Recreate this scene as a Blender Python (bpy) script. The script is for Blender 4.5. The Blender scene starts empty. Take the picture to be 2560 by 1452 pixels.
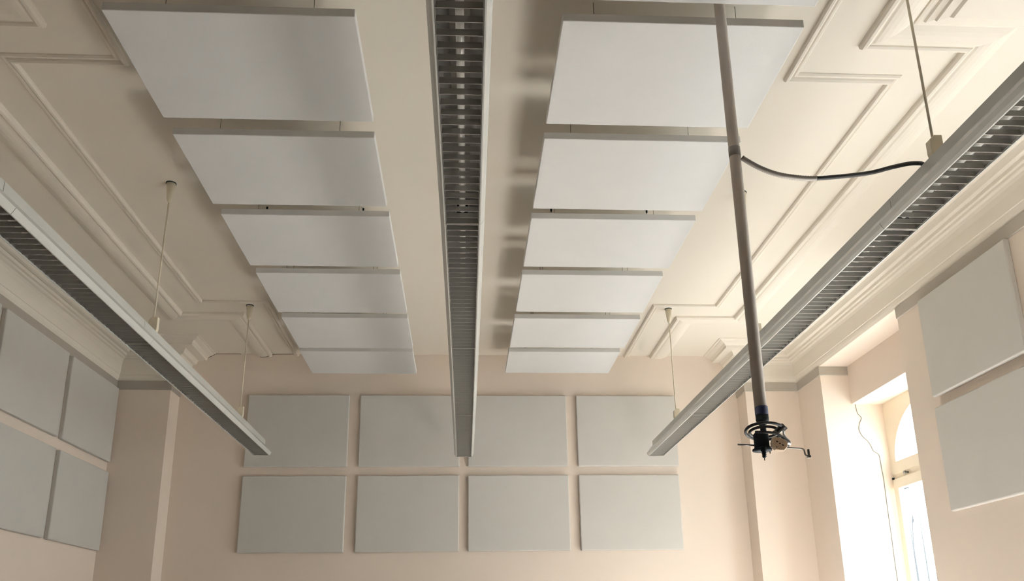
import bpy, bmesh, math, random
from mathutils import Vector, Matrix
random.seed(4)
S = 3.2            # metres per room unit (camera to ceiling = 1 unit)
ZC = 1.55          # camera height
sc = bpy.context.scene
COL = sc.collection

def W(x, y, z):    # room units -> metres
    return Vector((x*S, y*S, ZC + z*S))
FLOOR = -ZC/S

# ------------------------------------------------------------------ materials
def mat(name, color, rough=0.6, metal=0.0, noise=0.0, nscale=8.0, bump=0.0, bscale=200.0, color2=None, spec=0.5, emit=None):
    m = bpy.data.materials.new(name); m.use_nodes = True
    nt = m.node_tree; b = nt.nodes['Principled BSDF']
    b.inputs['Base Color'].default_value = (*color, 1)
    b.inputs['Roughness'].default_value = rough
    b.inputs['Metallic'].default_value = metal
    b.inputs['Specular IOR Level'].default_value = spec
    tc = nt.nodes.new('ShaderNodeTexCoord')
    if noise > 0 or color2:
        n = nt.nodes.new('ShaderNodeTexNoise'); n.inputs['Scale'].default_value = nscale
        n.inputs['Detail'].default_value = 5
        nt.links.new(tc.outputs['Object'], n.inputs['Vector'])
        mx = nt.nodes.new('ShaderNodeMix'); mx.data_type = 'RGBA'
        c2 = color2 or tuple(c*(1-noise) for c in color)
        mx.inputs[6].default_value = (*color, 1); mx.inputs[7].default_value = (*c2, 1)
        nt.links.new(n.outputs['Fac'], mx.inputs[0])
        nt.links.new(mx.outputs[2], b.inputs['Base Color'])
    if bump > 0:
        n2 = nt.nodes.new('ShaderNodeTexNoise'); n2.inputs['Scale'].default_value = bscale
        n2.inputs['Detail'].default_value = 4
        nt.links.new(tc.outputs['Object'], n2.inputs['Vector'])
        bp = nt.nodes.new('ShaderNodeBump'); bp.inputs['Strength'].default_value = bump
        bp.inputs['Distance'].default_value = 0.002
        nt.links.new(n2.outputs['Fac'], bp.inputs['Height'])
        nt.links.new(bp.outputs['Normal'], b.inputs['Normal'])
    return m

CEIL  = mat('ceiling_paint', (0.75, 0.70, 0.62), 0.75, noise=0.05, nscale=1.5, bump=0.10, bscale=40)
WALL  = mat('wall_paint', (0.74, 0.65, 0.57), 0.8, noise=0.05, nscale=1.2, bump=0.12, bscale=45)
TRIM  = mat('plaster_trim', (0.75, 0.70, 0.62), 0.6, noise=0.04, nscale=3, bump=0.08, bscale=60)
BAND  = mat('grey_band_paint', (0.33, 0.30, 0.26), 0.6, noise=0.08, nscale=3, bump=0.05, bscale=60)
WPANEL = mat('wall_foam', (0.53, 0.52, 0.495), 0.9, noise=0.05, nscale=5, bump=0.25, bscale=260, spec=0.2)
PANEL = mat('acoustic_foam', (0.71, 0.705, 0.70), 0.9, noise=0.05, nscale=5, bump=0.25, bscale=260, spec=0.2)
WHITEM= mat('lamp_enamel', (0.62, 0.63, 0.60), 0.22, noise=0.03, nscale=4, spec=0.6)
GREYM = mat('lamp_rail', (0.50, 0.50, 0.47), 0.28, noise=0.04, nscale=4)
ALU   = mat('louvre_aluminium', (0.44, 0.43, 0.40), 0.40, metal=0.6, noise=0.10, nscale=20)
ALUD  = mat('reflector_aluminium', (0.45, 0.44, 0.42), 0.28, metal=0.9, noise=0.10, nscale=12)
TUBEM = mat('tube_glass', (0.85, 0.84, 0.80), 0.15, noise=0.02, nscale=6)
STEEL = mat('pole_steel', (0.60, 0.55, 0.50), 0.8, metal=0.0, noise=0.10, nscale=15)
CREAM = mat('cream_plastic', (0.72, 0.66, 0.52), 0.45, noise=0.03, nscale=12)
BLACK = mat('black_plastic', (0.014, 0.020, 0.024), 0.7, noise=0.2, nscale=30, spec=0.12)
BLUE  = mat('navy_tape', (0.012, 0.025, 0.10), 0.5, noise=0.2, nscale=30)
RUBBER= mat('black_cable_rubber', (0.022, 0.023, 0.025), 0.6, noise=0.15, nscale=40, spec=0.25)
CONDM = mat('grey_corrugated_plastic', (0.25, 0.23, 0.21), 0.45, noise=0.15, nscale=30)
PIPEM = mat('dark_downpipe_metal', (0.022, 0.026, 0.032), 0.6, noise=0.1, nscale=20)
WIREM = mat('thin_wire_steel', (0.20, 0.17, 0.13), 0.4, metal=0.5, noise=0.1, nscale=20)
SOCK  = mat('beige_socket_plastic', (0.80, 0.62, 0.44), 0.4, noise=0.03, nscale=12)
CHROME= mat('silver_shell', (0.80, 0.82, 0.82), 0.25, metal=0.4, noise=0.05, nscale=30)
DGREY = mat('dark_grey_connector', (0.16, 0.16, 0.15), 0.35, metal=0.3, noise=0.1, nscale=30)
FRAME = mat('window_paint', (0.80, 0.72, 0.58), 0.4, noise=0.04, nscale=5)
FLOORM= mat('wood_floor', (0.27, 0.25, 0.235), 0.5, color2=(0.22, 0.20, 0.185), nscale=3)
REARM = mat('rear_wall_dark', (0.16, 0.12, 0.09), 0.6, noise=0.2, nscale=3)  # unseen rear wall, made dark to keep light off the near panel faces
CABLE = mat('grey_cable_sheath', (0.16, 0.16, 0.14), 0.5, noise=0.05, nscale=20)
CRACKM= mat('crack_dark', (0.10, 0.07, 0.05), 0.9, noise=0.3, nscale=50)  # mottled dark brown of the plaster cracks

def glass():
    m = bpy.data.materials.new('window_glass'); m.use_nodes = True
    nt = m.node_tree; nt.nodes.clear()
    o = nt.nodes.new('ShaderNodeOutputMaterial'); t = nt.nodes.new('ShaderNodeBsdfTransparent')
    t.inputs[0].default_value = (0.96, 0.98, 0.98, 1)
    g = nt.nodes.new('ShaderNodeBsdfGlossy'); g.inputs['Roughness'].default_value = 0.02
    mx = nt.nodes.new('ShaderNodeMixShader'); mx.inputs[0].default_value = 0.015
    nt.links.new(t.outputs[0], mx.inputs[1]); nt.links.new(g.outputs[0], mx.inputs[2])
    nt.links.new(mx.outputs[0], o.inputs[0]); return m
GLASS = glass()

# ------------------------------------------------------------------ mesh helpers (coordinates in metres)
def box(bm, lo, hi):
    x0,y0,z0 = lo; x1,y1,z1 = hi
    v = [bm.verts.new(p) for p in ((x0,y0,z0),(x1,y0,z0),(x1,y1,z0),(x0,y1,z0),(x0,y0,z1),(x1,y0,z1),(x1,y1,z1),(x0,y1,z1))]
    for f in ((3,2,1,0),(4,5,6,7),(0,1,5,4),(1,2,6,5),(2,3,7,6),(3,0,4,7)):
        bm.faces.new([v[i] for i in f])
    return v
def ubox(bm, lo, hi):   # room units
    return box(bm, W(*lo), W(*hi))
def tube(bm, pts, r, n=12, caps=True):
    """tube through pts; r a number or list"""
    pts = [Vector(p) for p in pts]; rings = []
    rs = r if isinstance(r, (list, tuple)) else [r]*len(pts)
    up = None
    for i, p in enumerate(pts):
        if i == 0: t = pts[1]-pts[0]
        elif i == len(pts)-1: t = pts[-1]-pts[-2]
        else: t = (pts[i+1]-p).normalized() + (p-pts[i-1]).normalized()
        if t.length < 1e-9: t = pts[-1]-pts[0]
        t.normalize()
        if up is None:
            a = Vector((0,0,1)) if abs(t.z) < 0.9 else Vector((0,1,0))
            up = t.cross(a).normalized()
        else:
            up = (up - t*up.dot(t)).normalized()
        s = t.cross(up)
        rings.append([bm.verts.new(p + (up*math.cos(k*2*math.pi/n) + s*math.sin(k*2*math.pi/n))*rs[i]) for k in range(n)])
    for a, b in zip(rings, rings[1:]):
        for k in range(n):
            bm.faces.new((a[k], a[(k+1)%n], b[(k+1)%n], b[k])).smooth = True
    if caps:
        bm.faces.new(rings[0][::-1]); bm.faces.new(rings[-1])
def prism(bm, poly, axis, a, b):
    """extrude a 2D polygon; axis 'y': poly=(x,z), 'x': poly=(y,z), 'z': poly=(x,y)"""
    def P(p, t):
        return {'y': (p[0], t, p[1]), 'x': (t, p[0], p[1]), 'z': (p[0], p[1], t)}[axis]
    A = [bm.verts.new(P(p, a)) for p in poly]; B = [bm.verts.new(P(p, b)) for p in poly]
    n = len(poly)
    for i in range(n): bm.faces.new((A[i], A[(i+1)%n], B[(i+1)%n], B[i]))
    bm.faces.new(A[::-1]); bm.faces.new(B)
def obj(name, bm, m, parent=None, bevel=0, loc=None, smooth=False, mats=None):
    bmesh.ops.remove_doubles(bm, verts=bm.verts, dist=1e-6)
    bmesh.ops.recalc_face_normals(bm, faces=bm.faces)
    me = bpy.data.meshes.new(name)
    if loc is not None:
        bmesh.ops.translate(bm, verts=bm.verts, vec=-Vector(loc))
    bm.to_mesh(me); bm.free()
    if smooth:
        for p in me.polygons: p.use_smooth = True
    for k in (mats or [m]): me.materials.append(k)
    o = bpy.data.objects.new(name, me); COL.objects.link(o)
    if loc is not None: o.location = loc
    if parent is not None: o.parent = parent
    if bevel:
        b = o.modifiers.new('bevel', 'BEVEL'); b.width = bevel; b.segments = 2; b.limit_method = 'ANGLE'; b.angle_limit = math.radians(40)
    return o
def struct(o, label=None):
    o['kind'] = 'structure'
    if label: o['label'] = label
    return o
def tag(o, label, cat, group=None):
    o['label'] = label; o['category'] = cat
    if group: o['group'] = group
    return o
def empty(name, loc, label, cat, group=None):
    o = bpy.data.objects.new(name, None); COL.objects.link(o); o.location = loc; o.empty_display_size = 0.1
    return tag(o, label, cat, group)
def new(): return bmesh.new()

# ------------------------------------------------------------------ room shell
D = 2.985; XL = -1.205; XR = 1.215; PY = 2.89; PX = 1.02; REAR = -1.3
NICHE = (2.155, 2.691); XN = 1.312; XF = 1.418; ZS = 0.866; ZL = 0.733; SILL = -0.22; XO = 1.446
TOP = 1.06
bays = [NICHE, (0.955, 1.491)]

bm = new(); ubox(bm, (XL-0.15, REAR-0.1, FLOOR-0.05), (XO, D+0.12, FLOOR)); struct(obj('floor', bm, FLOORM), 'brown wooden classroom floor')
bm = new(); ubox(bm, (XL-0.15, REAR-0.1, 1.0), (XO, D+0.12, TOP)); struct(obj('ceiling', bm, CEIL), 'cream painted ceiling')
bm = new(); ubox(bm, (XL-0.15, D, FLOOR), (XO, D+0.12, 1.0))
struct(obj('wall_back', bm, WALL), 'cream far wall with eight acoustic panels')
# corner piers are part of the far wall
bm = new()
ubox(bm, (XL, PY, FLOOR), (-PX, D, 1.0)); struct(obj('wall_pier_left', bm, WALL), 'cream corner pier left of the far wall')
bm = new()
ubox(bm, (PX, PY, FLOOR), (XR, D, 1.0)); struct(obj('wall_pier_right', bm, WALL), 'cream corner pier right of the far wall')
bm = new(); ubox(bm, (XL-0.15, REAR-0.1, FLOOR), (XO, REAR, 1.0)); struct(obj('wall_rear', bm, REARM))
bm = new(); ubox(bm, (XL-0.15, REAR, FLOOR), (XL, D, 1.0)); struct(obj('wall_left', bm, WALL), 'cream left wall')
# right wall with three window niches
bm = new()
edges = [REAR]
for a, b in sorted(bays): edges += [a, b]
edges.append(D)
for i in range(0, len(edges), 2):
    ubox(bm, (XR, edges[i], FLOOR), (XO, edges[i+1], 1.0))
for a, b in bays:
    ubox(bm, (XN, a, ZL), (XO, b, 1.0))                 # wall above the window opening
    ubox(bm, (XR, a, ZS), (XN, b, 1.0))                 # niche head
    ubox(bm, (XN, a, FLOOR), (XO, b, SILL))             # sill wall
struct(obj('wall_right', bm, WALL), 'cream window wall on the right')

# ------------------------------------------------------------------ swept mouldings
def sweep(name, path, prof, m, label=None, closed_ends=True):
    """path: 2D points (room units); prof: (offset to the RIGHT of travel, z)"""
    bm = new(); P = [Vector(p) for p in path]; rings = []
    for i, p in enumerate(P):
        if i == 0: d = (P[1]-P[0]).normalized(); n = Vector((d.y, -d.x)); k = 1
        elif i == len(P)-1: d = (P[-1]-P[-2]).normalized(); n = Vector((d.y, -d.x)); k = 1
        else:
            d1 = (p-P[i-1]).normalized(); d2 = (P[i+1]-p).normalized()
            n1 = Vector((d1.y, -d1.x)); n2 = Vector((d2.y, -d2.x))
            n = (n1+n2).normalized(); k = 1/max(0.2, n.dot(n1))
        rings.append([bm.verts.new(W(p.x+n.x*k*o, p.y+n.y*k*o, z)) for o, z in prof])
    n = len(prof)
    for a, b in zip(rings, rings[1:]):
        for k in range(n):
            bm.faces.new((a[k], a[(k+1)%n], b[(k+1)%n], b[k]))
    bm.faces.new(rings[0]); bm.faces.new(rings[-1][::-1])
    return struct(obj(name, bm, m), label)

# ridge A: narrow double bead;  ridge B: bead with broad soft roll
profA = [(0,1.002),(0.0005,0.9955),(0.003,0.992),(0.007,0.9915),(0.0105,0.9945),(0.0125,0.9975),(0.015,0.9955),(0.019,0.9955),(0.022,0.9985),(0.023,1.002)]
profB = [(0,1.002),(0.0008,0.993),(0.004,0.9885),(0.009,0.9875),(0.0125,0.990),(0.0135,0.9925),(0.016,0.9925),(0.020,0.990),
         (0.027,0.9885),(0.036,0.9880),(0.045,0.9890),(0.053,0.9915),(0.060,0.9950),(0.067,0.9985),(0.070,1.002)]
for s, nm in ((1, 'right'), (-1, 'left')):
    pA = [(0.602,0.0),(0.602,1.336),(0.80,1.336),(0.80,2.465),(0.600,2.465),(0.600,D)]
    pB = [(0.702,0.0),(0.702,1.237),(0.892,1.237),(0.892,2.566),(0.698,2.566),(0.698,D)]
    if s == 1:
        sweep('trim_1', pA, profA, TRIM, 'narrow stepped ceiling moulding on the window side')
        sweep('trim_2', pB, profB, TRIM, 'wide stepped ceiling moulding on the window side')
    else:
        f = lambda q: [(-x-0.003, y) for x, y in q][::-1]
        sweep('trim_3', f(pA), profA, TRIM, 'narrow stepped ceiling moulding on the left')
        sweep('trim_4', f(pB), profB, TRIM, 'wide stepped ceiling moulding on the left')
# cornice: offset measured from the wall line into the room (to the LEFT of travel => negative)
T = 0.115
core = [(0,1.002),(0.001,0.997),(0.006,0.9965),(0.010,0.993),(0.022,0.988),(0.029,0.981),(0.031,0.973),(0.060,0.972),(0.064,0.966),(0.068,0.958),
        (0.074,0.9555),(0.078,0.9555),(0.080,0.948),(0.086,0.9465),(0.088,0.941),(0.094,0.938),(0.098,0.931),(0.101,0.918),(0.1035,0.898),
        (0.105,0.887),(0.107,0.886),(0.108,0.881),(0.110,0.875),(0.1145,0.8665),(0.1165,0.8665),(0.1165,1.002)]
profC = [(-(T-t), z) for t, z in core]
sweep('trim_5', [(XR,REAR),(XR,PY),(PX,PY),(PX,D)], profC, TRIM, 'stepped plaster cornice above the window wall')
slab_prof = [(0,1.002),(0.001,0.996),(0.006,0.9945),(0.012,0.9945),(0.014,0.990),(0.024,0.988),(0.026,0.983),(0.040,0.981),(0.044,0.976),(0.30,0.976),(0.30,1.002)]
sweep('trim_6', [(0.770,0.0),(0.770,1.176),(1.12,1.176)], slab_prof, TRIM, 'stepped ceiling block at the top right corner')
sweep('trim_7', [(-PX,D),(-PX,PY),(XL,PY),(XL,REAR)], profC, TRIM, 'stepped plaster cornice above the left wall')
sweep('trim_8', [(-1.12,1.176),(-0.770,1.176),(-0.770,0.0)], slab_prof, TRIM, 'stepped ceiling block at the top left corner')
# grey painted band under the cornice
profD = [(-0.0035,0.8665),(-0.0035,0.8355),(-0.0015,0.834),(0.002,0.834),(0.002,0.8665)]
sweep('trim_9', [(XR,edges[2]),(XR,NICHE[0]+0.0)], profD, BAND, 'grey painted band above the right wall panels')
sweep('trim_10', [(XN+0.001,NICHE[1]),(XR,NICHE[1]),(XR,PY),(PX,PY),(PX,D)], profD, BAND, 'grey painted band around the pier by the window')
sweep('trim_11', [(-PX,D),(-PX,PY),(XL,PY),(XL,REAR)], profD, BAND, 'grey painted band above the left wall panels')

# plaster crack between ceiling and far wall at the left corner, hairline
def hair(name, pts, r, m, label):
    bm = new(); tube(bm, [W(*p) for p in pts], r, 6); return struct(obj(name, bm, m), label)
hair('trim_12', [(-0.606,D-.001,.9990),(-0.66,D-.001,.9993),(-0.697,D-.001,.9985),(-0.72,D-.001,.9885),(-0.745,D-.001,.9868)], 0.0022, CRACKM, 'thin dark crack where the ceiling meets the far wall')
hair('trim_13', [(-0.815,D-.001,.9992),(-0.86,D-.001,.9990),(-0.905,D-.001,.9988),(-0.913,D-.001,.9940),(-0.928,D-.001,.9860),(-0.940,D-.001,.9795),(-0.945,D-.001,.9720)], 0.0032, CRACKM, 'jagged dark crack following the cornice end')

# ------------------------------------------------------------------ windows
def ell(n, cy, hw, z0, h):
    return [(cy - hw*math.cos(math.pi*i/n), z0 + h*math.sin(math.pi*i/n)) for i in range(n+1)]
def build_window(idx, a, b):
    root = bpy.data.objects.new('window_%d' % idx, None); COL.objects.link(root); struct(root, ('tall cream window with arched top light, far end of right wall' if idx == 1 else None))
    c = (a+b)/2; root.location = W(XF, c, SILL)
    L = root.location
    x0, x1 = XF, XF+0.022
    # arched head board with elliptical opening
    bm = new(); N = 28; arc = ell(N, c, 0.232, 0.528, 0.1735)
    outer = []
    for y, z in arc:
        dy, dz = y-c, z-0.50
        k = min(((b-c)/abs(dy)) if abs(dy) > 1e-6 else 1e9, (ZL-0.50)/dz if dz > 1e-6 else 1e9)
        outer.append((c+dy*k, 0.50+dz*k))
    outer[0] = (a, 0.528); outer[-1] = (b, 0.528)
    for xx, flip in ((x0, 0), (x1, 1)):
        A = [bm.verts.new(W(xx, y, z)) for y, z in arc]; B = [bm.verts.new(W(xx, y, z)) for y, z in outer]
        for i in range(N): bm.faces.new((A[i], A[i+1], B[i+1], B[i]))
        if flip == 0: A0, B0 = A, B
        else:
            for i in range(N):
                bm.faces.new((A0[i], A0[i+1], A[i+1], A[i])); bm.faces.new((B0[i], B0[i+1], B[i+1], B[i]))
    # corners left out by the radial map
    for (yy, s) in ((a, 0), (b, 1)):
        j = [i for i, p in enumerate(outer) if abs(p[1]-ZL) < 1e-6]
        i = j[0] if s == 0 else j[-1]
        i2 = i-1 if s == 0 else i+1
        prism(bm, [(W(0,outer[i][0],0).y, W(0,0,outer[i][1]).z), (W(0,outer[i2][0],0).y, W(0,0,outer[i2][1]).z), (W(0,yy,0).y, W(0,0,ZL).z)], 'x', W(x0,0,0).x, W(x1,0,0).x)
    ubox(bm, (x0, a, 0.491), (x1, b, 0.528))
    obj('head_board', bm, FRAME, root, loc=None).matrix_parent_inverse = Matrix.Translation(-L)
    bm = new(); ubox(bm, (x0+0.004, a, 0.474), (x1, b, 0.491)); ubox(bm, (x0+0.001, a, 0.4735), (x1, b, 0.4765))
    obj('transom', bm, FRAME, root).matrix_parent_inverse = Matrix.Translation(-L)
    # casements
    for k, (s0, s1) in enumerate(((a+0.004, c-0.001), (c+0.001, b-0.007))):
        bm = new(); st = 0.027; t0, t1 = SILL+0.002, 0.472
        xx0, xx1 = x0-0.003, x0+0.016
        ubox(bm, (xx0, s0, t0), (xx1, s0+st, t1)); ubox(bm, (xx0, s1-st, t0), (xx1, s1, t1))
        ubox(bm, (xx0, s0+st, t1-0.031), (xx1, s1-st, t1)); ubox(bm, (xx0, s0+st, t0), (xx1, s1-st, t0+0.04))
        sash = obj('sash', bm, FRAME, root); sash.matrix_parent_inverse = Matrix.Translation(-L)
        bm = new(); ubox(bm, (x0+0.007, s0+st-.002, t0+0.038), (x0+0.0082, s1-st+.002, t1-0.029))
        g = obj('pane', bm, GLASS, sash)
    bm = new(); ubox(bm, (x0+0.002, a, SILL), (x1+0.01, a+0.004, 0.473)); ubox(bm, (x0+0.002, b-0.004, SILL), (x1+0.01, b, 0.473))
    obj('frame', bm, FRAME, root).matrix_parent_inverse = Matrix.Translation(-L)
    bm = new()
    A = [bm.verts.new(W(x0+0.011, y, z)) for y, z in ell(N, c, 0.234, 0.527, 0.1755)]
    B = [bm.verts.new(W(x0+0.0122, y, z)) for y, z in ell(N, c, 0.234, 0.527, 0.1755)]
    bm.faces.new(A); bm.faces.new(B[::-1])
    for i in range(N): bm.faces.new((A[i], A[i+1], B[i+1], B[i]))
    obj('arched_pane', bm, GLASS, root).matrix_parent_inverse = Matrix.Translation(-L)
    # turn knob on the transom and small dark latch
    bm = new(); y, z = b-0.095, 0.4825
    tube(bm, [W(x0+0.004, y, z), W(x0-0.004, y, z)], 0.012, 14); tube(bm, [W(x0-0.004, y, z), W(x0-0.011, y, z)], [0.019, 0.014], 10)
    kb = obj('knob', bm, DGREY, root); kb.matrix_parent_inverse = Matrix.Translation(-L); kb['label'] = 'dark round knob on the transom'
    bm = new(); ubox(bm, (x0-0.004, b-0.009, 0.4735), (x0+0.003, b-0.003, 0.480))
    kb = obj('latch', bm, BLACK, root, bevel=0.003); kb.matrix_parent_inverse = Matrix.Translation(-L)
    bm = new(); ubox(bm, (XN-0.012, a, SILL-0.012), (XF, b, SILL)); 
    kb = obj('sill', bm, FRAME, root, bevel=0.004); kb.matrix_parent_inverse = Matrix.Translation(-L)
for i, (a, b) in enumerate(bays): build_window(i+1, a, b)

# downpipes on the other side of the street, seen faintly through the glass
for i, (x, y, r, top, lab) in enumerate(((2.2, 4.047, 0.055, 0.667, 'thin grey drainpipe outside the window, nearer to the frame edge'), (2.2, 3.960, 0.028, 0.66, 'second thinner grey pipe outside the window'))):
    bm = new(); tube(bm, [W(x, y, -2.0), W(x, y, top)], r, 10)
    if i == 0: tube(bm, [W(x, y, top), W(x, y+0.02, top+0.02), W(x, y+0.09, top+0.02)], r*0.8, 8)
    tag(obj('drainpipe', bm, PIPEM, loc=W(x, y, -2.0)), lab, 'pipe')

# thin cable hanging along the window reveal
cpts = [(1.3245,.7335),(1.3278,.7024),(1.3375,.6894),(1.3383,.6808),(1.329,.6622),(1.3263,.6422),(1.3354,.6209),(1.3503,.6054),(1.3593,.5884),(1.3655,.5715),(1.3809,.5603),(1.3842,.5435),(1.3851,.5101),(1.387,.4788),(1.3865,.3911),(1.3865,.2931),(1.3861,.2058),(1.3864,.1),(1.3864,-.2)]
def smooth_path(P, n=6):
    out = []
    for i in range(len(P)-1):
        p0 = P[max(i-1,0)]; p1 = P[i]; p2 = P[i+1]; p3 = P[min(i+2, len(P)-1)]
        for k in range(n):
            t = k/n
            out.append(0.5*((2*p1) + (p2-p0)*t + (2*p0-5*p1+4*p2-p3)*t*t + (3*p1-p0-3*p2+p3)*t**3))
    out.append(P[-1]); return out
bm = new(); tube(bm, smooth_path([W(x, NICHE[1]-0.0012, z) for x, z in cpts]), 0.0035, 8)
tag(obj('wall_cable', bm, CABLE), 'thin wavy grey cable running down the bright window reveal', 'cable')

# ------------------------------------------------------------------ acoustic panels
rowsL = [(0.755,1.028),(1.078,1.352),(1.404,1.670),(1.716,1.986),(2.031,2.308),(2.349,2.622),(2.657,2.902)]
rowsR = [(0.755,1.029),(1.074,1.347),(1.395,1.669),(1.714,1.975),(2.024,2.288),(2.342,2.606),(2.650,2.886)]
ordw = ['nearest one at top edge', 'second nearest', 'third nearest', 'fourth nearest', 'third from far wall', 'second from far wall', 'closest to far wall']
xsL = [(-0.541,-0.166),(-0.541,-0.166),(-0.542,-0.169),(-0.538,-0.167),(-0.535,-0.165),(-0.534,-0.166),(-0.537,-0.168)]
xsR = [(0.150,0.527),(0.150,0.528),(0.151,0.530),(0.151,0.528),(0.151,0.524),(0.150,0.528),(0.149,0.522)]
for side, rows, xs in (('left', rowsL, xsL), ('right', rowsR, xsR)):
    for i, ((y0, y1), (x0, x1)) in enumerate(zip(rows, xs)):
        lab = 'white panel hung under the ceiling %s the middle light, %s' % ('left of' if side == 'left' else 'right of', ordw[i])
        root = empty('hanging_acoustic_panel', W((x0+x1)/2, (y0+y1)/2, 0.9), lab, 'acoustic panel', 'acoustic panels hanging in two rows under the ceiling')
        L = root.location
        bm = new(); t = 0.0145
        ubox(bm, (x0, y0, 0.9), (x1, y1, 0.9+t))
        o = obj('foam_board', bm, None, root, bevel=0.004, mats=[PANEL]); o.matrix_parent_inverse = Matrix.Translation(-L)
        for wx in (x0+0.062, x1-0.078):
            for wy in (y0+0.075, y1-0.120):
                bm = new(); tube(bm, [W(wx, wy, 0.9+t-0.001), W(wx, wy, 1.0)], 0.0018, 6)
                w = obj('suspension_wire', bm, WIREM, root); w.matrix_parent_inverse = Matrix.Translation(-L)
                if wy < (y0+y1)/2: continue
                bm = new(); tube(bm, [W(wx, wy, 0.9925), W(wx, wy, 0.9955), W(wx, wy, 1.0)], [0.004, 0.0075, 0.0075], 10)
                obj('ceiling_hook', bm, BLACK, w)

TH = 0.0145
def wall_panel(lo, hi, lab, grp):
    bm = new(); ubox(bm, lo, hi); c = W(*[(a+b)/2 for a, b in zip(lo, hi)])
    return tag(obj('acoustic_panel', bm, WPANEL, bevel=0.010, loc=c), lab, 'acoustic panel', grp)
cols = [(-0.772,-0.412),(-0.3725,-0.0145),(0.0165,0.3755),(0.4125,0.776)]
names = ['leftmost', 'second from left', 'third from left', 'rightmost']
for k, (x0, x1) in enumerate(cols):
    for r, (z0, z1) in enumerate(((0.279,0.5455),(0.577,0.8405))):
        if r == 1 and k == 3: x1 = 0.779
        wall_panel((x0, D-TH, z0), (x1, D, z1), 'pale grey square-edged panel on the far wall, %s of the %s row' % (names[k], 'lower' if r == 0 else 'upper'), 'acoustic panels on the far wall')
for k, (y0, y1) in enumerate(((2.523,2.880),(2.130,2.497),(1.737,2.104))):
    nm = ['farthest, beside the corner pier', 'middle one', 'nearest the camera'][k]
    for r, (z0, z1) in enumerate(((0.281,0.543),(0.576,0.836))):
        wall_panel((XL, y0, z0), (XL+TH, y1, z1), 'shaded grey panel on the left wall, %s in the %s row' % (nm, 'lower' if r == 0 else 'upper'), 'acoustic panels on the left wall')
for r, (z0, z1) in enumerate(((0.277,0.5405),(0.569,0.8335))):
    wall_panel((XR-TH, 1.650, z0), (XR, 2.022, z1), 'pale panel on the right wall beside the window, %s one of the pair' % ('lower' if r == 0 else 'upper'), 'acoustic panels on the window wall')

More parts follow.
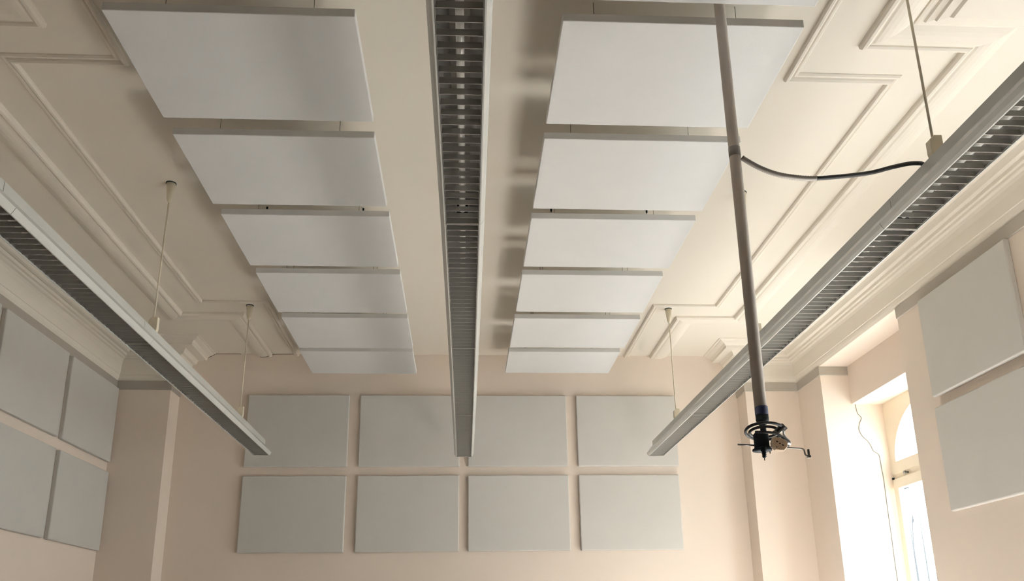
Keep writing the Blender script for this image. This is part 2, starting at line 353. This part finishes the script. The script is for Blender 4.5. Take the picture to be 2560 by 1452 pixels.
# ------------------------------------------------------------------ pendant lights
SEC = 0.562; NS = 5
def body_profile(z0):
    o = [(0.0265,0.0),(0.0295,0.004),(0.0325,0.010),(0.0145,0.032),(0.0100,0.0325),(0.0100,0.0520)]
    i = [(0.0245,0.0),(0.0245,0.010),(0.0118,0.0285)]
    pts = [(-x, z) for x, z in o] + [(x, z) for x, z in o[::-1]] + [(x, z) for x, z in i] + [(-x, z) for x, z in i[::-1]]
    return [(x, z0+z) for x, z in pts]
def lamp(lab, xc, z0, rods, xtop=0.0):
    """xc(y) -> centre x in room units"""
    root = empty('pendant_light', W(xc(0), SEC*2.5, z0), lab, 'light', 'long louvred pendant lights')
    L = root.location
    def add(name, bm, m, parent=root, **k):
        o = obj(name, bm, m, parent, **k)
        if parent is root: o.matrix_parent_inverse = Matrix.Translation(-L)
        return o
    for s in range(NS):
        y0, y1 = s*SEC, (s+1)*SEC
        g = 0.0006
        xa, xb = xc(y0), xc(y1)
        def shear(bm):
            for v in bm.verts:
                yy = v.co.y/S; v.co.x += (xa + (xb-xa)*(yy-y0)/SEC)*S
        bm = new(); prof = [(x*S, ZC+z*S) for x, z in body_profile(z0)]
        prism(bm, prof[:], 'y', (y0+g)*S, (y1-g)*S); shear(bm)
        body = add('housing', bm, WHITEM)
        # darker top rail cover
        bm = new(); box(bm, (-0.0104*S, (y0+g)*S, ZC+(z0+0.034)*S), (0.0104*S, (y1-g)*S, ZC+(z0+0.0525)*S)); shear(bm)
        add('top_rail', bm, GREYM)
        # inner reflector
        bm = new(); rp = [(-0.0241,0.0015),(-0.0236,0.010),(-0.0195,0.017),(-0.0116,0.0275),(0.0116,0.0275),(0.0195,0.017),(0.0236,0.010),(0.0241,0.0015)]
        th = 0.0004
        poly = rp + [(x*(1-0.02)-(0.0 if x == 0 else math.copysign(th, x)), z-th*1.2 if z > 0.02 else z) for x, z in rp[::-1]]
        prism(bm, [(x*S, ZC+(z0+z)*S) for x, z in poly], 'y', (y0+2*g)*S, (y1-2*g)*S); shear(bm)
        add('reflector', bm, ALUD, body)
        # louvre: cross blades with V section + thin side walls
        bm = new(); nb = 29; p = SEC/nb
        for j in range(1, nb):
            yc = y0 + j*p
            prism(bm, [((yc-0.0004)*S, ZC+(z0+0.0003)*S), ((yc+0.0004)*S, ZC+(z0+0.0003)*S), ((yc+0.0009)*S, ZC+(z0+0.0078)*S), ((yc-0.0009)*S, ZC+(z0+0.0078)*S)], 'x', -0.0236*S, 0.0236*S)
        for yy in (y0+0.0015, y1-0.0015):
            box(bm, (-0.0236*S, (yy-0.0008)*S, ZC+z0*S), (0.0236*S, (yy+0.0008)*S, ZC+(z0+0.012)*S))
        shear(bm); add('louvre', bm, ALU, body)
        bm = new(); tube(bm, [(0, (y0+0.012)*S, ZC+(z0+0.017)*S), (0, (y1-0.012)*S, ZC+(z0+0.017)*S)], 0.0145, 16); shear(bm)
        tb = add('fluorescent_tube', bm, TUBEM)
        for ye in (y0+0.009, y1-0.009):
            bm = new(); box(bm, (-0.008*S, (ye-0.003)*S, ZC+(z0+0.011)*S), (0.008*S, (ye+0.003)*S, ZC+(z0+0.0275)*S)); shear(bm)
            add('lamp_holder', bm, BLACK, tb)
    # end cap
    yE = NS*SEC
    for ye, d in ((yE, 1), (0.0, -1)):
        bm = new()
        o = [(0.0265,0.0),(0.0295,0.004),(0.0325,0.010),(0.0145,0.032)]
        poly = [(-x, z) for x, z in o] + [(x, z) for x, z in o[::-1]]
        prism(bm, [((x+xc(ye))*S, ZC+(z0+z)*S) for x, z in poly], 'y', ye*S, (ye+d*0.0012)*S)
        add('end_cap', bm, WHITEM)
    for yr in rods:
        x = xc(yr); xt = x + xtop
        bm = new(); tube(bm, [W(x, yr, z0+0.068), W(xt, yr, 0.975)], 0.0062, 10)
        rod = add('suspension_rod', bm, CREAM)
        bm = new(); tube(bm, [W(xt, yr, 0.950), W(xt, yr, 0.957), W(xt, yr, 0.962), W(xt, yr, 0.998)], [0.008, 0.018, 0.022, 0.033], 20)
        add('ceiling_cup', bm, CREAM, rod)
        bm = new(); tube(bm, [W(xt, yr, 0.998), W(xt, yr, 1.0)], 0.037, 20)
        add('ceiling_plate', bm, BLACK, rod)
        bm = new()
        prism(bm, [((x+a)*S, ZC+(z0+b)*S) for a, b in ((-0.0065,0.052),(0.0085,0.052),(0.0105,0.060),(0.0105,0.0865),(-0.0010,0.0865),(-0.0085,0.079),(-0.0085,0.060))], 'y', (yr-0.006)*S, (yr+0.006)*S)
        add('clamp', bm, CREAM, rod, bevel=0.003)
    return root
def lin(pts):
    def f(y):
        for (a, x0), (b, x1) in zip(pts, pts[1:]):
            if y <= b: return x0 + (x1-x0)*(y-a)/(b-a)
        return pts[-1][1]
    return f
RY = [0.26, 1.010, 1.760, 2.507]
lamp('long pendant light with open louvre seen from below, middle one of three', lin([(0,-0.0095),(0.562,-0.0060),(1.124,-0.0025),(1.686,-0.0002),(2.248,0.0012),(2.81,0.0021)]), 0.579, RY)
lamp('long pendant light with bright metal side on the shaded left side', lin([(0,-0.6725),(2.81,-0.6735)]), 0.585, RY, 0.004)
lamp('long pendant light on the window side crossing behind the pole', lin([(0,0.662),(2.81,0.6595)]), 0.5805, RY, -0.002)

# ------------------------------------------------------------------ projector pole
px0, px1, py0 = 0.3875, 0.3892, 1.05
pole = empty('projector_pole', W(px0, py0, 1.0), 'dark grey projector pole hanging from the ceiling with taped lower end', 'pole')
PL = pole.location
def padd(name, bm, m, parent=pole, **k):
    o = obj(name, bm, m, parent, **k)
    if parent is pole: o.matrix_parent_inverse = Matrix.Translation(-PL)
    return o
bm = new(); tube(bm, [W(px0, py0, 0.999), W(px0+0.0001, py0, 0.90), W(0.3884, py0, 0.60), W(px1, py0, 0.2805)], 0.0258, 28)
padd('tube', bm, STEEL)
bm = new(); tube(bm, [W(px0, py0, 0.9965), W(px0, py0, 1.0)], 0.075, 28); padd('ceiling_flange', bm, STEEL)
bm = new(); tube(bm, [W(0.3883, py0, 0.668), W(0.3883, py0, 0.6535)], 0.0272, 24)
padd('clip_ring', bm, CONDM)
O = W(0.3903, py0, 0.2805)            # lower end of the steel tube; mm offsets below
def M(x, z, y=0): return O + Vector((x/1000, y/1000, z/1000))
def lathe(bm, cx, prof, n=28, y=0):
    rings = [[bm.verts.new(M(cx + r*math.cos(k*2*math.pi/n), z, y + r*math.sin(k*2*math.pi/n))) for k in range(n)] for r, z in prof]
    for a, b in zip(rings, rings[1:]):
        for k in range(n): bm.faces.new((a[k], a[(k+1)%n], b[(k+1)%n], b[k])).smooth = True
    bm.faces.new(rings[0]); bm.faces.new(rings[-1][::-1])
bm = new(); lathe(bm, -2, [(26.5,6),(27.3,3),(27.3,-28),(26.8,-30)]); padd('tape', bm, BLUE)['label'] = 'navy blue tape wrapped round the pole end'
bm = new(); lathe(bm, -2, [(26.8,-29),(26.5,-54),(24,-58),(20,-62),(19,-70),(13,-74),(12,-108),(14,-112)])
padd('adapter', bm, BLACK)
bm = new(); lathe(bm, -15, [(12,-104),(24,-106),(30,-112),(31,-116),(31,-117),(31,-171),(31,-172),(32,-172.5),(38,-174.5),(39.5,-176),(40,-180),(39,-184),(20,-186)])
hub = padd('hub', bm, BLACK)
bm = new(); lathe(bm, 17, [(2.2,-182),(2.2,-194)], 8); padd('screw', bm, BLACK, hub)
bm = new(); tube(bm, [M(-45,-160), M(-116,-155.5)], 3.6/1000, 10); padd('side_arm', bm, DGREY, hub)
bm = new(); tube(bm, [M(10,-163,6), M(78,-168,2), M(148,-173), M(157,-175), M(162,-180), M(163,-188), M(164,-197), M(169,-203), M(187,-204)], 3.4/1000, 10)
arm = padd('bent_arm', bm, DGREY, hub)
bm = new(); box(bm, M(175,-214,-5), M(183,-176,4)); box(bm, M(172,-212,-7), M(186,-205,6)); padd('arm_clip', bm, DGREY, arm, bevel=0.0015)
# coil of black cable round the stem
def coil(cx, cz, rx, ry, tilt, skew, a0, a1, n=40):
    out = []
    for i in range(n+1):
        a = math.radians(a0 + (a1-a0)*i/n)
        x = cx + rx*math.cos(a); y = ry*math.sin(a)
        out.append(M(x, cz + tilt*(x-cx) + skew*math.sin(a), y))
    return out
bm = new()
path = coil(4, -100, 78, 75, -0.10, -18, 25, 330) 
tube(bm, path, 6.4/1000, 12)
tube(bm, coil(0, -103, 58, 55, -0.06, -10, 10, 352), 6.0/1000, 12)
tube(bm, smooth_path([M(-52,-112,-40), M(-10,-118,-60), M(30,-124,-58), M(62,-138,-44), M(84,-152,-28), M(92,-164,-12)], 5), 5.6/1000, 10)
cc = tag(obj('coiled_cable', bm, RUBBER), 'coiled black cable looped around the lower end of the pole', 'cable')
bm = new(); tube(bm, smooth_path([M(72,-96,-30), M(74,-118,-22), M(82,-136,-26), M(92,-150,-30), M(90,-163,-36), M(76,-158,-46)], 5), 4.4/1000, 10)
cw = tag(obj('white_cable', bm, CHROME), 'short silvery cable loop beside the beige socket', 'cable')
# hanging plug with ribbed strain relief
bm = new()
lathe(bm, -20, [(12,-172),(13,-176),(13,-188),(9,-192),(8,-197),(10,-198),(10,-200),(7.5,-201),(7.5,-204),(9.5,-205),(9.5,-207),(7,-208),(7,-211),(9,-212),(9,-214),(6.5,-215),(6,-218)], 16, -30)
lathe(bm, -20, [(2.2,-216),(2.2,-229)], 8, -30)
tag(obj('black_plug', bm, BLACK), 'black plug with ribbed tail pointing down under the hub', 'plug')
# beige multi socket
sp = [(14,-146),(20,-134),(44,-137),(69,-147),(76,-158),(75,-176),(59,-193),(40,-192),(23,-188),(13,-174),(10,-160)]
bm = new(); cxs, czs = 43, -164
A = [bm.verts.new(M(x, z, -52)) for x, z in [((px-cxs)*0.90+cxs, (pz-czs)*0.90+czs) for px, pz in sp]]
B = [bm.verts.new(M(x, z, -47)) for x, z in sp]; C_ = [bm.verts.new(M(x+6, z+4, -14)) for x, z in sp]
n = len(sp); bm.faces.new(A); bm.faces.new(C_[::-1])
for i in range(n):
    bm.faces.new((A[i], A[(i+1)%n], B[(i+1)%n], B[i])); bm.faces.new((B[i], B[(i+1)%n], C_[(i+1)%n], C_[i]))
soc = tag(obj('socket_block', bm, SOCK), 'beige plastic multi socket with three pin holes', 'socket')
def hole(bm, x, z, rx, rz, ang):
    pts = []
    for k in range(14):
        a = k*2*math.pi/14; u, v = rx*math.cos(a), rz*math.sin(a)
        pts.append((x+u*math.cos(ang)-v*math.sin(ang), z+u*math.sin(ang)+v*math.cos(ang)))
    P = [bm.verts.new(M(a, b, -53)) for a, b in pts]; Q = [bm.verts.new(M(a, b, -49)) for a, b in pts]
    bm.faces.new(P); bm.faces.new(Q[::-1])
    for i in range(14): bm.faces.new((P[i], P[(i+1)%14], Q[(i+1)%14], Q[i]))
for x, z, rx, rz, an in ((31,-155,4.8,2.2,-0.5),(42,-163,3.0,2.4,-0.5),(54,-170,4.8,2.2,-0.5),(28,-178,1.6,3.6,-0.3),(53,-157,1.0,1.0,0)):
    bm = new(); hole(bm, x, z, rx, rz, an); obj('pin_hole', bm, BLACK, soc)
# video connector: rounded dark face with slot, silver body behind
def rrect(cx, cz, w, h, ang, r, n=4):
    pts = []
    for sx, sz, a0 in ((1,1,0),(-1,1,90),(-1,-1,180),(1,-1,270)):
        for i in range(n+1):
            a = math.radians(a0+90*i/n); u = sx*(w/2-r)+r*math.cos(a); v = sz*(h/2-r)+r*math.sin(a)
            pts.append((cx+u*math.cos(ang)-v*math.sin(ang), cz+u*math.sin(ang)+v*math.cos(ang)))
    return pts
def slab(bm, pts, y0, y1, dx=0, dz=0):
    P = [bm.verts.new(M(a, b, y0)) for a, b in pts]; Q = [bm.verts.new(M(a+dx, b+dz, y1)) for a, b in pts]
    bm.faces.new(P); bm.faces.new(Q[::-1]); n = len(pts)
    for i in range(n): bm.faces.new((P[i], P[(i+1)%n], Q[(i+1)%n], Q[i]))
an = math.radians(40)
con = empty('video_connector', M(44,-103,-40), 'grey video cable connector with dark slot held in the coil', 'connector')
CL = con.location
bm = new(); slab(bm, rrect(44,-103,50,20,an,4), -62, -44)
o = obj('connector_face', bm, DGREY, con); o.matrix_parent_inverse = Matrix.Translation(-CL)
bm = new(); slab(bm, rrect(44,-103,36,8.5,an,4.2), -63, -60)
o = obj('slot', bm, BLACK, con); o.matrix_parent_inverse = Matrix.Translation(-CL)
bm = new(); slab(bm, rrect(52,-98,42,26,an,6), -45, -10, 18, 8); slab(bm, rrect(74,-98,22,14,an,4), -40, -14, 4, 8)
o = obj('connector_shell', bm, CHROME, con); o.matrix_parent_inverse = Matrix.Translation(-CL)

# corrugated conduit from pole to right light
cd = [(0.3965,.6500),(0.4031,.6447),(0.4213,.6335),(0.4436,.6243),(0.4693,.6196),(0.4953,.6182),(0.5249,.6207),(0.5547,.6245),(0.5848,.6296),(0.6157,.6387),(0.6404,.6448),(0.655,.6460)]
P = smooth_path([W(x, 1.045, z) for x, z in cd] + [W(0.6585,1.040,0.642), W(0.6610,1.036,0.6335)], 14)
k = int(len(P)*0.40)
bm = new(); seg = P[:k+1]
rr = [0.0125 if i % 2 else 0.0108 for i in range(len(seg))]
tube(bm, seg, rr, 12)
cnd = empty('cable_conduit', P[0], 'sagging grey and black cable between the pole and right pendant light', 'cable')
o = obj('corrugated_sleeve', bm, CONDM, cnd); o.matrix_parent_inverse = Matrix.Translation(-P[0])
bm = new(); tube(bm, P[k:], 0.0100, 12)
o = obj('cable', bm, RUBBER, cnd); o.matrix_parent_inverse = Matrix.Translation(-P[0])

# ------------------------------------------------------------------ light: daylight through the three windows
w = bpy.data.worlds.new('daylight'); sc.world = w; w.use_nodes = True
bg = w.node_tree.nodes['Background']; bg.inputs[0].default_value = (0.88, 0.96, 1.0, 1); bg.inputs[1].default_value = 8.0
for i, (a, b) in enumerate(bays):
    ld = bpy.data.lights.new('window_daylight', 'AREA'); ld.shape = 'RECTANGLE'
    ld.size = (b-a)*S*1.05; ld.size_y = (ZL-SILL)*S*1.05
    ld.cycles.is_portal = True
    lo = bpy.data.objects.new('window_daylight', ld); COL.objects.link(lo)
    lo.location = W(XO+0.01, (a+b)/2, (ZL+SILL)/2)
    lo.rotation_euler = Matrix(((0,0,1),(1,0,0),(0,1,0))).to_euler()   # local -Z -> world -X
sd = bpy.data.lights.new('sun', 'SUN'); sd.energy = 770; sd.angle = math.radians(0.6); sd.color = (1.0, 0.98, 0.955)
so = bpy.data.objects.new('sun', sd); COL.objects.link(so); so.location = (12, -3, 14)
so.rotation_euler = Vector((-1.0, -0.02, -1.36)).to_track_quat('-Z', 'Y').to_euler()
# ------------------------------------------------------------------ camera
R = Matrix(((0.9983553536,-0.0032254955,-0.0572379608),(-0.0557846765,-0.2848193241,-0.9569566461),(-0.013215818,0.9585757919,-0.2845308302)))
cam = bpy.data.cameras.new('camera'); co = bpy.data.objects.new('camera', cam); COL.objects.link(co)
co.matrix_world = Matrix.Translation((0, 0, ZC)) @ R.to_4x4()
cam.sensor_fit = 'HORIZONTAL'; cam.sensor_width = 36; cam.lens = 36*2110/2560; cam.shift_y = (960-726)/2560
cam.clip_start = 0.05; cam.clip_end = 200
sc.camera = co
vs = sc.view_settings; vs.view_transform = 'Standard'; vs.look = 'None'; vs.gamma = 1; vs.use_curve_mapping = False
vs.exposure = 0.05
sc.cycles.max_bounces = 12; sc.cycles.diffuse_bounces = 8
